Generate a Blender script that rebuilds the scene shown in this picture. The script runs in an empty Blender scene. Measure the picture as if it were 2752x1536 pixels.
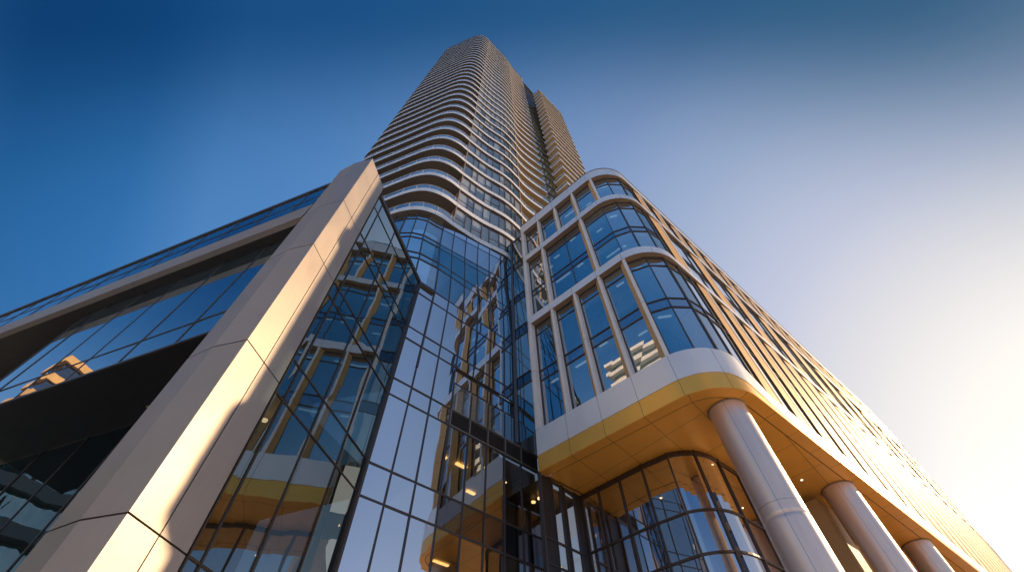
import bpy, math, random
from mathutils import Vector, Matrix
random.seed(7)
R = math.radians
C = bpy.context.scene.collection
S, K = math.sin, math.cos

def az2(a): return Vector((S(R(a)), K(R(a)), 0))
def V(x, y, z=0.0): return Vector((x, y, z))

# ------------------------------------------------------------------ mesh helper
class MB:
    def __init__(self): self.v = []; self.f = []; self.uv = []; self.mi = []; self.sm = []
    def add(self, p): self.v.append(Vector(p)); return len(self.v) - 1
    def face(self, pts, uv=None, mi=0, smooth=False):
        ids = [self.add(p) for p in pts]
        self.f.append(ids); self.uv.append(uv or [(0, 0)] * len(ids)); self.mi.append(mi); self.sm.append(smooth)
    def quad(self, a, b, c, d, uv=None, mi=0, smooth=False): self.face((a, b, c, d), uv, mi, smooth)
    def wall(self, p, q, z0, z1, mi=0, u0=0.0):
        L = (V(q[0], q[1]) - V(p[0], p[1])).length
        self.quad(V(p[0], p[1], z0), V(q[0], q[1], z0), V(q[0], q[1], z1), V(p[0], p[1], z1),
                  [(u0, z0), (u0 + L, z0), (u0 + L, z1), (u0, z1)], mi)
    def box8(self, lo, hi, mi=0):           # lo, hi: 4 corners each, same order
        n = 4
        self.face(list(reversed(lo)), [(p[0], p[1]) for p in reversed(lo)], mi); self.face(hi, [(p[0], p[1]) for p in hi], mi)
        for i in range(n):
            j = (i + 1) % n
            L = (lo[j] - lo[i]).length; H = (hi[i] - lo[i]).length
            self.quad(lo[i], lo[j], hi[j], hi[i], [(0, 0), (L, 0), (L, H), (0, H)], mi)
    def bar(self, p, q, nrm, w, d0, d1, mi=0):   # bar p->q, width w across, from d0 to d1 along nrm
        p = Vector(p); q = Vector(q); nrm = Vector(nrm).normalized()
        ax = (q - p).normalized(); sd = ax.cross(nrm).normalized() * (w / 2)
        lo = [p - sd + nrm * d0, p + sd + nrm * d0, p + sd + nrm * d1, p - sd + nrm * d1]
        hi = [q - sd + nrm * d0, q + sd + nrm * d0, q + sd + nrm * d1, q - sd + nrm * d1]
        self.box8(lo, hi, mi)
    def strip(self, outer, inner, mi=0, smooth=True, u0=0.0, mi_bot=None, caps=True):
        # outer / inner: lists of (lowpoint, highpoint); front group shares vertices so arcs shade smoothly
        def grp(A, B, m, sm, uvm):
            ia = [self.add(p) for p in A]; ib = [self.add(p) for p in B]
            u = u0
            for i in range(len(A) - 1):
                L = (A[i + 1] - A[i]).length
                if uvm == 'f': uv = [(u, A[i].z), (u + L, A[i + 1].z), (u + L, B[i + 1].z), (u, B[i].z)]
                else:
                    w = (B[i] - A[i]).length; uv = [(u, 0), (u + L, 0), (u + L, w), (u, w)]
                self.f.append([ia[i], ia[i + 1], ib[i + 1], ib[i]]); self.uv.append(uv); self.mi.append(m); self.sm.append(sm)
                u += L
        lo_o = [p[0] for p in outer]; hi_o = [p[1] for p in outer]; lo_i = [p[0] for p in inner]; hi_i = [p[1] for p in inner]
        grp(lo_o, hi_o, mi, smooth, 'f'); grp(hi_i, lo_i, mi, smooth, 'b')
        grp(hi_o, hi_i, mi, False, 'b'); grp(lo_i, lo_o, mi if mi_bot is None else mi_bot, False, 'b')
        if caps:
            self.quad(lo_i[0], lo_o[0], hi_o[0], hi_i[0], None, mi); self.quad(lo_o[-1], lo_i[-1], hi_i[-1], hi_o[-1], None, mi)
    def lathe(self, c, prof, n=48, mi=0):
        rings = [[self.add(V(c[0] + r * K(2 * math.pi * i / n), c[1] + r * S(2 * math.pi * i / n), z)) for i in range(n)] for r, z in prof]
        for k in range(len(rings) - 1):
            for i in range(n):
                j = (i + 1) % n
                self.f.append([rings[k][i], rings[k][j], rings[k + 1][j], rings[k + 1][i]])
                r = prof[k][0]; u = 2 * math.pi * i / n * r; u2 = 2 * math.pi * (i + 1) / n * r
                self.uv.append([(u, prof[k][1]), (u2, prof[k][1]), (u2, prof[k + 1][1]), (u, prof[k + 1][1])]); self.mi.append(mi); self.sm.append(True)
    def build(self, name, mats, parent=None, kind=None, label=None):
        if not isinstance(mats, (list, tuple)): mats = [mats]
        root = parent
        while root is not None and root.parent is not None: root = root.parent
        off = root.location if root is not None else Vector((0, 0, 0))
        me = bpy.data.meshes.new(name)
        me.from_pydata([tuple(p - off) for p in self.v], [], self.f)
        ul = me.uv_layers.new(name='UVMap')
        k = 0
        for uv in self.uv:
            for c in uv: ul.data[k].uv = c; k += 1
        me.polygons.foreach_set('material_index', self.mi); me.polygons.foreach_set('use_smooth', self.sm)
        for m in mats: me.materials.append(m)
        me.update()
        o = bpy.data.objects.new(name, me); C.objects.link(o)
        if parent is not None: o.parent = parent
        if kind: o['kind'] = kind
        if label: o['label'] = label
        return o

def thing(name, label, cat, loc=(0, 0, 0), group=None):
    o = bpy.data.objects.new(name, None); C.objects.link(o); o.location = loc
    o['label'] = label; o['category'] = cat
    if group: o['group'] = group
    return o

# ------------------------------------------------------------------ materials
def nodes(name):
    m = bpy.data.materials.new(name); m.use_nodes = True
    nt = m.node_tree; nt.nodes.clear()
    out = nt.nodes.new('ShaderNodeOutputMaterial')
    return m, nt, out
def N(nt, t, **kw):
    n = nt.nodes.new(t)
    for k, v in kw.items(): setattr(n, k, v)
    return n
def math_n(nt, op, a, b=None, c=None):
    n = N(nt, 'ShaderNodeMath', operation=op)
    for i, x in enumerate((a, b, c)):
        if x is None: continue
        if isinstance(x, (int, float)): n.inputs[i].default_value = x
        else: nt.links.new(x, n.inputs[i])
    return n.outputs[0]
def mixc(nt, fac, a, b, mode='MIX'):
    n = N(nt, 'ShaderNodeMix', data_type='RGBA', blend_type=mode)
    for s, x in ((0, fac), (6, a), (7, b)):
        if isinstance(x, (int, float)): n.inputs[s].default_value = x
        elif isinstance(x, tuple): n.inputs[s].default_value = (*x, 1)
        else: nt.links.new(x, n.inputs[s])
    return n.outputs[2]
def noise(nt, scale, detail=2.0, coord='Object', dist=0.0, stretch=None):
    tc = N(nt, 'ShaderNodeTexCoord'); n = N(nt, 'ShaderNodeTexNoise')
    src = tc.outputs[coord]
    if stretch:
        mp = N(nt, 'ShaderNodeMapping'); mp.inputs['Scale'].default_value = stretch
        nt.links.new(src, mp.inputs[0]); src = mp.outputs[0]
    nt.links.new(src, n.inputs['Vector']); n.inputs['Scale'].default_value = scale; n.inputs['Detail'].default_value = detail
    n.inputs['Distortion'].default_value = dist
    return n.outputs[0]

def panel(name, col, metal=0.3, rough=0.4, joint=None, jointv=None, jw=0.014, var=0.06, bump=0.02, bscale=0.7, jcol=0.12, spec=0.5):
    m, nt, out = nodes(name)
    b = N(nt, 'ShaderNodeBsdfPrincipled')
    b.inputs['Metallic'].default_value = metal; b.inputs['Specular IOR Level'].default_value = spec
    n1 = noise(nt, 0.9, 4, dist=0.4); n2 = noise(nt, 9, 3, stretch=(1, 1, 0.12))
    v = math_n(nt, 'ADD', math_n(nt, 'MULTIPLY', math_n(nt, 'SUBTRACT', n1, 0.5), var * 2), math_n(nt, 'MULTIPLY', math_n(nt, 'SUBTRACT', n2, 0.5), var))
    oi = N(nt, 'ShaderNodeObjectInfo')
    v = math_n(nt, 'ADD', v, math_n(nt, 'MULTIPLY', math_n(nt, 'SUBTRACT', oi.outputs['Random'], 0.5), var))
    hsv = N(nt, 'ShaderNodeHueSaturation'); hsv.inputs['Color'].default_value = (*col, 1)
    nt.links.new(math_n(nt, 'ADD', v, 1.0), hsv.inputs['Value'])
    colr = hsv.outputs[0]
    if joint or jointv:
        tc = N(nt, 'ShaderNodeTexCoord'); sp = N(nt, 'ShaderNodeSeparateXYZ'); nt.links.new(tc.outputs['UV'], sp.inputs[0])
        msk = None
        for k, p in ((0, joint), (1, jointv)):
            if not p: continue
            fr = math_n(nt, 'MULTIPLY', math_n(nt, 'FRACT', math_n(nt, 'DIVIDE', math_n(nt, 'ADD', sp.outputs[k], 200.0 * p), p)), p)
            l = math_n(nt, 'LESS_THAN', fr, jw)
            msk = l if msk is None else math_n(nt, 'MAXIMUM', msk, l)
        colr = mixc(nt, msk, colr, tuple(c * jcol for c in col))
    nt.links.new(colr, b.inputs['Base Color'])
    rr = math_n(nt, 'ADD', math_n(nt, 'MULTIPLY', math_n(nt, 'SUBTRACT', n1, 0.5), 0.18), rough)
    nt.links.new(rr, b.inputs['Roughness'])
    if bump:
        bp = N(nt, 'ShaderNodeBump'); bp.inputs['Strength'].default_value = bump; bp.inputs['Distance'].default_value = 1.0
        nt.links.new(noise(nt, bscale, 1), bp.inputs['Height']); nt.links.new(bp.outputs[0], b.inputs['Normal'])
    nt.links.new(b.outputs[0], out.inputs[0])
    return m

def glass(name, body, tint=(0.95, 0.97, 1.0), f0=0.6, wave=0.012, wscale=0.45, through=0.0, tcol=(0.5, 0.52, 0.5), var=0.5, pw=3.0, blind=None, rough=0.0):
    """coated facade glass: mirror layer over a dark (or see-through) body, slightly wavy"""
    m, nt, out = nodes(name)
    bp = N(nt, 'ShaderNodeBump'); bp.inputs['Strength'].default_value = 1.0; bp.inputs['Distance'].default_value = wave
    nt.links.new(noise(nt, wscale, 1.5, stretch=(1, 1, 0.6)), bp.inputs['Height'])
    g = N(nt, 'ShaderNodeBsdfGlossy'); g.inputs['Roughness'].default_value = rough; g.inputs['Color'].default_value = (*tint, 1)
    nt.links.new(bp.outputs[0], g.inputs['Normal'])
    d = N(nt, 'ShaderNodeBsdfDiffuse')
    oi = N(nt, 'ShaderNodeObjectInfo')
    hsv = N(nt, 'ShaderNodeHueSaturation'); hsv.inputs['Color'].default_value = (*body, 1)
    nt.links.new(math_n(nt, 'ADD', math_n(nt, 'MULTIPLY', oi.outputs['Random'], 2 * var), 1 - var), hsv.inputs['Value'])
    bc = hsv.outputs[0]
    if blind:       # some rooms have a pale roller blind drawn part of the way down
        tc = N(nt, 'ShaderNodeTexCoord'); sp = N(nt, 'ShaderNodeSeparateXYZ'); nt.links.new(tc.outputs['UV'], sp.inputs[0])
        r2 = math_n(nt, 'FRACT', math_n(nt, 'MULTIPLY', oi.outputs['Random'], 7.31))
        lev = math_n(nt, 'GREATER_THAN', sp.outputs[1], math_n(nt, 'ADD', math_n(nt, 'MULTIPLY', r2, 0.75), 0.1))
        on = math_n(nt, 'GREATER_THAN', math_n(nt, 'FRACT', math_n(nt, 'MULTIPLY', oi.outputs['Random'], 13.7)), 0.35)
        bc = mixc(nt, math_n(nt, 'MULTIPLY', lev, on), bc, blind)
    nt.links.new(bc, d.inputs['Color'])
    base = d.outputs[0]
    if through:
        t = N(nt, 'ShaderNodeBsdfTransparent'); t.inputs['Color'].default_value = (*tcol, 1)
        mx = N(nt, 'ShaderNodeMixShader'); mx.inputs[0].default_value = through
        nt.links.new(base, mx.inputs[1]); nt.links.new(t.outputs[0], mx.inputs[2]); base = mx.outputs[0]
    lw = N(nt, 'ShaderNodeLayerWeight'); lw.inputs['Blend'].default_value = 0.5
    fac = math_n(nt, 'ADD', math_n(nt, 'MULTIPLY', math_n(nt, 'POWER', lw.outputs['Facing'], pw), 1 - f0), f0)
    mx = N(nt, 'ShaderNodeMixShader'); nt.links.new(fac, mx.inputs[0]); nt.links.new(base, mx.inputs[1]); nt.links.new(g.outputs[0], mx.inputs[2])
    nt.links.new(mx.outputs[0], out.inputs[0])
    return m

def emit(name, col, s):
    m, nt, out = nodes(name); e = N(nt, 'ShaderNodeEmission'); e.inputs[0].default_value = (*col, 1); e.inputs[1].default_value = s
    nt.links.new(e.outputs[0], out.inputs[0]); return m

M = {}
M['white'] = panel('white_aluminium', (0.86, 0.83, 0.80), 0.35, 0.33, joint=1.78, jw=0.016, var=0.05, bump=0.008, bscale=0.35)
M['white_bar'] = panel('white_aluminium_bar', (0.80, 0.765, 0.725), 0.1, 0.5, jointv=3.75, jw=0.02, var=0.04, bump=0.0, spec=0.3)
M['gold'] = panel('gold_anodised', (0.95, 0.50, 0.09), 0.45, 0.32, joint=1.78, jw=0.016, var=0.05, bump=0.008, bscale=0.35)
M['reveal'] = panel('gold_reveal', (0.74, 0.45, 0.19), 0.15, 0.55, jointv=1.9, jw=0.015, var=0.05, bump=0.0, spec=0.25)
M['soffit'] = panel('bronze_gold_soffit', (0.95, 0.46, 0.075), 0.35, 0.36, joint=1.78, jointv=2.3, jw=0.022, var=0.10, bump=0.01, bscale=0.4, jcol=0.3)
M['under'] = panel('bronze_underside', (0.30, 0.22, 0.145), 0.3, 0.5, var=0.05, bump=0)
M['mull'] = panel('dark_mullion', (0.085, 0.077, 0.079), 0.5, 0.42, var=0.06, bump=0)
M['louvre'] = panel('grey_louvre', (0.19, 0.175, 0.165), 0.4, 0.45, var=0.05, bump=0)
M['stone'] = panel('orange_stone', (0.62, 0.36, 0.15), 0.0, 0.8, var=0.3, bump=0)
M['grey'] = panel('grey_concrete', (0.13, 0.14, 0.15), 0.0, 0.7, var=0.2, bump=0)
M['mullb'] = panel('bronze_mullion', (0.075, 0.055, 0.042), 0.5, 0.4, var=0.06, bump=0)
M['col'] = panel('brushed_column', (0.72, 0.61, 0.56), 0.68, 0.42, var=0.05, bump=0.01, joint=1.43, jointv=4.1, jw=0.012, jcol=0.3)
M['pylon'] = panel('champagne_metal', (0.41, 0.36, 0.33), 0.72, 0.50, var=0.09, bump=0.02, bscale=0.35)
M['pylon_core'] = panel('dark_backing', (0.02, 0.017, 0.015), 0.1, 0.6, var=0.02, bump=0)
M['black_soffit'] = panel('black_soffit', (0.036, 0.034, 0.035), 0.1, 0.38, joint=2.1, jointv=1.3, jw=0.02, var=0.1, bump=0.01, jcol=0.2, spec=0.3)
M['dark'] = panel('charcoal_panel', (0.035, 0.037, 0.040), 0.3, 0.45, joint=1.05, jw=0.012, var=0.08, bump=0.01)
M['inner'] = panel('dark_interior', (0.02, 0.02, 0.022), 0.0, 0.9, var=0.05, bump=0)
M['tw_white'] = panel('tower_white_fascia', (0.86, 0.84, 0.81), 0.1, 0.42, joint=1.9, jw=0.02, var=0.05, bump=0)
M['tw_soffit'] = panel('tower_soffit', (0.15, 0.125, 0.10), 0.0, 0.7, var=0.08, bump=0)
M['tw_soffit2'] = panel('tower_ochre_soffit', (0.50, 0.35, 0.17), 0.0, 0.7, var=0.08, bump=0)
M['tw_wall'] = panel('tower_brown_pier', (0.30, 0.225, 0.17), 0.1, 0.6, var=0.08, bump=0)
M['tw_frame'] = panel('tower_window_frame', (0.13, 0.105, 0.09), 0.3, 0.5, var=0.05, bump=0)
M['o_wall'] = panel('office_wall', (0.22, 0.24, 0.25), 0.0, 0.8, joint=1.3, jw=0.05, var=0.25, bump=0)
M['o_ceil'] = panel('office_ceiling_tile', (0.55, 0.58, 0.58), 0.0, 0.8, joint=0.6, jointv=0.6, jw=0.02, var=0.05, bump=0, jcol=0.6)
M['o_light'] = emit('office_strip_light', (0.9, 0.95, 1.0), 0.55)
M['roof'] = panel('roof_membrane', (0.20, 0.19, 0.18), 0.0, 0.85, var=0.1, bump=0)
M['ceil'] = panel('warm_ceiling', (0.62, 0.50, 0.30), 0.0, 0.7, joint=2.4, jw=0.03, var=0.04, bump=0)
M['tan'] = panel('timber_wall', (0.34, 0.21, 0.085), 0.0, 0.5, joint=0.9, jw=0.02, var=0.15, bump=0)
M['floor'] = panel('interior_floor', (0.12, 0.10, 0.085), 0.0, 0.5, var=0.08, bump=0)
M['g_rb'] = glass('office_glass', (0.035, 0.085, 0.115), f0=0.50, wave=0.012, blind=(0.24, 0.38, 0.42), through=0.68, tcol=(0.62, 0.80, 0.84))
M['g_sp'] = glass('office_spandrel_glass', (0.03, 0.045, 0.065), tint=(0.72, 0.76, 0.85), f0=0.5, wave=0.008)
M['g_cw'] = glass('curtain_glass', (0.018, 0.030, 0.038), tint=(0.90, 0.94, 1.0), f0=0.68, wave=0.014, var=0.6)
M['g_cwd'] = glass('link_clear_glass', (0.012, 0.016, 0.016), tint=(0.8, 0.86, 0.88), f0=0.40, wave=0.014, through=0.85, tcol=(0.62, 0.60, 0.52))
M['g_wing'] = glass('wing_glass', (0.016, 0.025, 0.026), tint=(0.66, 0.72, 0.70), f0=0.55, wave=0.026, wscale=0.38, through=0.45, tcol=(0.5, 0.5, 0.42))
M['g_wing2'] = glass('wing_low_glass', (0.016, 0.018, 0.016), tint=(0.6, 0.62, 0.55), f0=0.20, wave=0.02, through=0.6, tcol=(0.45, 0.42, 0.32))
M['g_side'] = glass('side_window_glass', (0.012, 0.012, 0.012), tint=(0.8, 0.86, 0.9), f0=0.22, wave=0.01, through=0.9, tcol=(0.7, 0.66, 0.55))
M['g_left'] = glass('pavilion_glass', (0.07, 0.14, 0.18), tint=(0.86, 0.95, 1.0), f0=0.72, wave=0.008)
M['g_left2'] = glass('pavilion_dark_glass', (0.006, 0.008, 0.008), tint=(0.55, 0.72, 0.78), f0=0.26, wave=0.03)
M['g_lob'] = glass('lobby_glass', (0.012, 0.010, 0.008), tint=(0.95, 0.95, 1.0), f0=0.55, wave=0.012, through=0.9, tcol=(0.66, 0.60, 0.50))
M['g_tw'] = glass('tower_window_glass', (0.085, 0.085, 0.08), tint=(0.98, 0.88, 0.76), f0=0.32, wave=0.010, var=0.7, blind=(0.46, 0.45, 0.40))
M['g_bal'] = glass('balcony_glass', (0.16, 0.20, 0.23), tint=(0.9, 0.95, 1.0), f0=0.34, wave=0.0, through=0.45, tcol=(0.75, 0.82, 0.86))
M['g_dk'] = glass('recess_glass', (0.018, 0.018, 0.02), tint=(0.6, 0.62, 0.66), f0=0.25, wave=0.006)
M['g_spine'] = glass('spine_glass', (0.03, 0.05, 0.05), tint=(0.75, 0.9, 0.92), f0=0.5, wave=0.06, wscale=0.8)
M['lamp'] = emit('warm_lamp', (1.0, 0.58, 0.2), 4.0)
M['lampw'] = emit('downlight_lamp', (1.0, 0.82, 0.55), 5.0)
M['amber'] = panel('amber_wicker', (0.42, 0.24, 0.06), 0.1, 0.5, var=0.2, bump=0.0)

def pave():
    m, nt, out = nodes('plaza_paving'); b = N(nt, 'ShaderNodeBsdfPrincipled')
    tc = N(nt, 'ShaderNodeTexCoord'); br = N(nt, 'ShaderNodeTexBrick')
    nt.links.new(tc.outputs['Object'], br.inputs['Vector']); br.inputs['Scale'].default_value = 0.8
    br.inputs['Color1'].default_value = (.60, .52, .42, 1); br.inputs['Color2'].default_value = (.53, .46, .37, 1); br.inputs['Mortar'].default_value = (.16, .15, .14, 1); br.inputs['Mortar Size'].default_value = 0.008
    c = mixc(nt, math_n(nt, 'MULTIPLY', noise(nt, 0.15, 5), 0.5), br.outputs[0], (0.46, 0.40, 0.33))
    nt.links.new(c, b.inputs['Base Color']); b.inputs['Roughness'].default_value = 0.6
    nt.links.new(b.outputs[0], out.inputs[0]); return m
M['pave'] = pave()
M['asphalt'] = panel('asphalt', (0.075, 0.072, 0.07), 0.0, 0.8, var=0.15, bump=0)

# ------------------------------------------------------------------ ground
g = MB(); g.quad(V(-3000, -3000, 0), V(3000, -3000, 0), V(3000, 3000, 0), V(-3000, 3000, 0))
g.build('ground', M['asphalt'], kind='structure')
g = MB(); n_ = 48
g.face([V(12 + 85 * K(2 * math.pi * i / n_), 5 + 70 * S(2 * math.pi * i / n_), 0.004) for i in range(n_)]); g.build('plaza', M['pave'], kind='structure')

# ================================================================== OFFICE BLOCK (right)
Q0 = V(0.9, 16.87); DL = az2(131.0); AZR = 48.3; DR = az2(AZR); NR = az2(AZR + 90)
RAD = 2.3; TT = RAD * math.tan(R((131 - AZR) / 2)); L1 = 8.84 - TT; ARC = RAD * R(131 - AZR)
CEN = Q0 + DL * L1 - az2(221) * RAD
PEND = CEN + NR * RAD
def E2T(e): return e - TT + L1 + ARC
def rbn(t):
    if t <= L1: return az2(221)
    if t >= L1 + ARC: return NR
    return az2(221 - (131 - AZR) * (t - L1) / ARC)
def rb(t, o, z):
    n = rbn(t)
    if t <= L1: p = Q0 + DL * t
    elif t <= L1 + ARC: p = CEN + n * RAD
    else: p = PEND + DR * (t - L1 - ARC)
    w = min(1, max(0, (t - L1) / ARC))
    p = p + n * o + NR * (0.016 * (z - 12) * w)
    e = t - L1 - ARC + TT
    if e > 45: p = p - NR * (0.0019 * (e - 45) ** 2)
    return V(p.x, p.y, z)
def trange(a, b):
    ts = [a]; cuts = [x for x in [L1 + ARC * k / 14 for k in range(15)] if a + 1e-4 < x < b - 1e-4]
    x = L1 + ARC
    far = [E2T(e) for e in range(4, 110, 3)]
    ts += cuts + [x for x in far if a + 1e-4 < x < b - 1e-4] + [b]
    return sorted(ts)
TEND = E2T(100)
def go(t): return -0.40 + 0.22 * min(1, max(0, (t - L1 - 1.2) / (ARC - 1.2)))
def rb_strip(mb, a, b, o_in, o_out, z0, z1, mi=0, mi_bot=None, caps=True):
    ts = trange(a, b); f0 = z0 if callable(z0) else (lambda t: z0); f1 = z1 if callable(z1) else (lambda t: z1)
    mb.strip([(rb(t, o_out, f0(t)), rb(t, o_out, f1(t))) for t in ts], [(rb(t, o_in, f0(t)), rb(t, o_in, f1(t))) for t in ts], mi, True, a, mi_bot, caps)

office = thing('office_block', 'cream office block with a rounded corner on round columns, gold underside and banded windows', 'building', (8, 20, 0))
def gz(t):      # top of the gold strip, thinning out round the corner
    e = t - E2T(0); k = min(1, max(0, (e - 1.0) / 3.5)); return 12.75 - 0.62 * k
def wz(t):
    e = t - E2T(0); k = min(1, max(0, (e - 2.3) / 1.9)); return 14.08 - 1.05 * k * k * (3 - 2 * k)
mb = MB(); rb_strip(mb, 0.0, TEND, -0.5, -0.02, 12.0, gz); mb.build('gold_fascia', [M['gold']], office)
mb = MB(); rb_strip(mb, 0.0, TEND, -0.5, 0.0, lambda t: gz(t) + 0.012, wz); mb.build('white_fascia', [M['white']], office)
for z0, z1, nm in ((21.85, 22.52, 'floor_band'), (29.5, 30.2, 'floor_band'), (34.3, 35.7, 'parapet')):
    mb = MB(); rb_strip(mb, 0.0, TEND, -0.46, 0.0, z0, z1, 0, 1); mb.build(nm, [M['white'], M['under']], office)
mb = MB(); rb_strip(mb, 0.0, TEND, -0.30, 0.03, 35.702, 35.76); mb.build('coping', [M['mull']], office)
# left end pillar, full height
mb = MB(); mb.bar(rb(0.14, -0.2, 14.09), rb(0.14, -0.2, 34.29), rbn(0), 0.30, -0.25, 0.185); mb.build('end_pier', [M['white_bar']], office)
# backing wall, roof, rear wall
RT = L1 + ARC + 1.9
mb = MB(); rb_strip(mb, RT, TEND, -0.75, -0.6, 12.3, 34.9); mb.quad(rb(RT, -0.45, 12.3), rb(RT, -2.1, 12.3), rb(RT, -2.1, 34.9), rb(RT, -0.45, 34.9)); mb.build('inner_wall', [M['inner']], office)
mb = MB(); rb_strip(mb, 0.02, RT, -2.15, -2.05, 12.3, 34.9); mb.build('room_wall', [M['o_wall']], office)
for z in (17.55, 21.5, 25.35, 29.0, 33.75):
    mb = MB(); rb_strip(mb, 0.02, RT, -2.04, -0.47, z, z + 0.12); cl = mb.build('office_ceiling', [M['o_ceil']], office)
    mb = MB()
    for t in (0.5, 2.2, 4.0, 5.9, 7.6):
        o_ = random.choice((-0.75, -1.1, -1.5)); l_ = random.choice((0.5, 0.9, 1.2))
        mb.bar(rb(t, o_, z - 0.02), rb(t + l_, o_, z - 0.02), V(0, 0, 1), 0.12, -0.012, 0.012)
    mb.build('ceiling_light_strip', [M['o_light']], cl)
QB = Q0 + DR * 92
mb = MB()
pts = [rb(t, -0.31, 35.3) for t in trange(0.02, TEND)] + [V(QB.x, QB.y, 35.3)]
mb.face(pts); mb.build('roof', [M['roof']], office)
mb = MB(); mb.wall(Q0 + DR * 0.3, QB, 12.2, 35.3); mb.wall(QB, rb(TEND, -0.3, 0), 12.2, 35.3); mb.build('rear_wall', [M['dark']], office)

def rb_window(t0, t1, zs, sp, par, glassm=None, mull=(), facets=1):
    """one glazed bay: zs = transom heights, sp = indices of spandrel rows, mull = inner mullions"""
    tl = [t0] + list(mull) + [t1]
    gm = MB()
    for i in range(len(tl) - 1):
        for j in range(len(zs) - 1):
            a, b = tl[i], tl[i + 1]
            r = [random.uniform(-0.008, 0.008) for _ in range(4)]
            gm.quad(rb(a, go(a) + r[0], zs[j]), rb(b, go(b) + r[1], zs[j]), rb(b, go(b) + r[2], zs[j + 1]), rb(a, go(a) + r[3], zs[j + 1]),
                    [(0, 0), (1, 0), (1, 1), (0, 1)], 1 if j in sp else 0)
    w = gm.build('window', [glassm or M['g_rb'], M['g_sp']], par)
    fm = MB(); H = 0.052
    for t in tl:
        tt = min(max(t, t0 + H / 2), t1 - H / 2)
        fm.bar(rb(tt, go(tt), zs[0]), rb(tt, go(tt), zs[-1]), rbn(tt), H, -0.03, 0.055)
    for i in range(len(tl) - 1):
        for j, z in enumerate(zs):
            z = min(max(z, zs[0] + 0.035), zs[-1] - 0.035)
            nn = rbn((tl[i] + tl[i + 1]) / 2)
            fm.bar(rb(tl[i] + 0.01, go(tl[i]), z), rb(tl[i + 1] - 0.01, go(tl[i + 1]), z), nn, 0.055, -0.03, 0.050)
    fm.build('window_frame', [M['mull']], w)
    return w
def rb_pier(tl, tr, z0, z1, sw, par):
    """white bar tl..tr with a gold splayed reveal of width sw on its left"""
    mb = MB()
    lo = [rb(tl, -0.42, z0), rb(tr, -0.42, z0), rb(tr, -0.025, z0), rb(tl, -0.025, z0)]
    hi = [rb(tl, -0.42, z1), rb(tr, -0.42, z1), rb(tr, -0.025, z1), rb(tl, -0.025, z1)]
    mb.box8(lo, hi); p = mb.build('pier', [M['white_bar']], par)
    mb = MB()
    a, b = tl - 0.004, tl - sw
    G_ = go(b) + 0.07
    mb.quad(rb(b, G_, z0), rb(a, -0.05, z0), rb(a, -0.05, z1), rb(b, G_, z1), [(0, z0), (sw, z0), (sw, z1), (0, z1)])
    mb.quad(rb(a, -0.05, z0), rb(a, -0.42, z0), rb(a, -0.42, z1), rb(a, -0.05, z1))
    mb.quad(rb(b, -0.42, z0), rb(b, G_, z0), rb(b, G_, z1), rb(b, -0.42, z1))
    mb.build('gold_reveal', [M['reveal']], p)
BOT = [14.06, 17.28, 17.98, 20.98, 21.86]; MID = [22.50, 25.08, 25.68, 28.52, 29.52]; TOP = [30.18, 33.02, 34.32]
# left facade
for tl in (1.85, 3.58, 5.33, 7.06): rb_pier(tl, tl + 0.17, 14.04, 21.9, 0.27, office)
for a, b in ((0.3, 1.85), (2.02, 3.58), (3.75, 5.33), (5.50, 7.06)): rb_window(a, b, BOT, (1,), office)
for tl in (1.85, 5.46): rb_pier(tl, tl + 0.17, 22.48, 29.54, 0.30, office)
rb_window(0.3, 1.85, MID, (1,), office); rb_window(2.02, 5.46, MID, (1,), office, mull=(3.82,)); rb_window(5.63, 8.45, MID, (1,), office, mull=(7.28,))
for tl in (1.83, 3.62, 5.48, 7.32): rb_pier(tl, tl + 0.17, 30.16, 34.34, 0.27, office)
for a, b in ((0.3, 1.83), (2.0, 3.62), (3.79, 5.48), (5.65, 7.32)): rb_window(a, b, TOP, (), office)
# rounded corner
rb_window(7.23, 9.55, BOT, (1,), office, mull=(8.42,)); rb_window(9.55, 11.85, BOT, (1,), office, mull=(10.7,))
rb_window(8.45, 10.75, MID, (1,), office, mull=(9.6,)); rb_window(10.75, 12.2, MID, (1,), office)
rb_window(7.49, 9.75, TOP, (), office, mull=(8.6,)); rb_window(9.75, 10.95, TOP, (), office)
# right facade bays
BOTR = [12.98] + BOT[1:]
nb = 0
for j in range(38):
    e = 5.2 + 2.45 * j; t = E2T(e)
    rb_pier(t, t + 0.2, 12.96, 21.9, 0.85, office)
    if j < 26: rb_window(t + 0.2, t + 2.45, BOTR, (1,), office)
    rb_pier(t - 1.3, t - 1.1, 30.16, 34.34, 0.6, office)
    if j < 22: rb_window(t - 1.1, t + 1.15, TOP, (), office)
    if j % 2 == 0:
        rb_pier(t - 0.9, t - 0.7, 22.48, 29.54, 1.05, office)
        if j < 34: rb_window(t - 0.7, t + 4.0, MID, (1,), office, mull=(t + 1.6,))
rb_window(E2T(3.75), E2T(5.2), BOTR, (1,), office)
# the far bays shrink to slivers: one continuous glazed strip per storey
mb = MB()
for a, b, zz in ((E2T(5.2) + 2.45 * 26, TEND - 1, BOTR), (E2T(5.2) + 2.45 * 22 - 1.1, TEND - 1, TOP), (E2T(5.2) + 2.45 * 34 - 0.7, TEND - 1, MID)):
    ts = trange(a, b)
    for i in range(len(ts) - 1):
        mb.quad(rb(ts[i], -0.18, zz[0]), rb(ts[i + 1], -0.18, zz[0]), rb(ts[i + 1], -0.18, zz[-1]), rb(ts[i], -0.18, zz[-1]))
mb.build('window', [M['g_rb']], office, kind='stuff')
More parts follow.
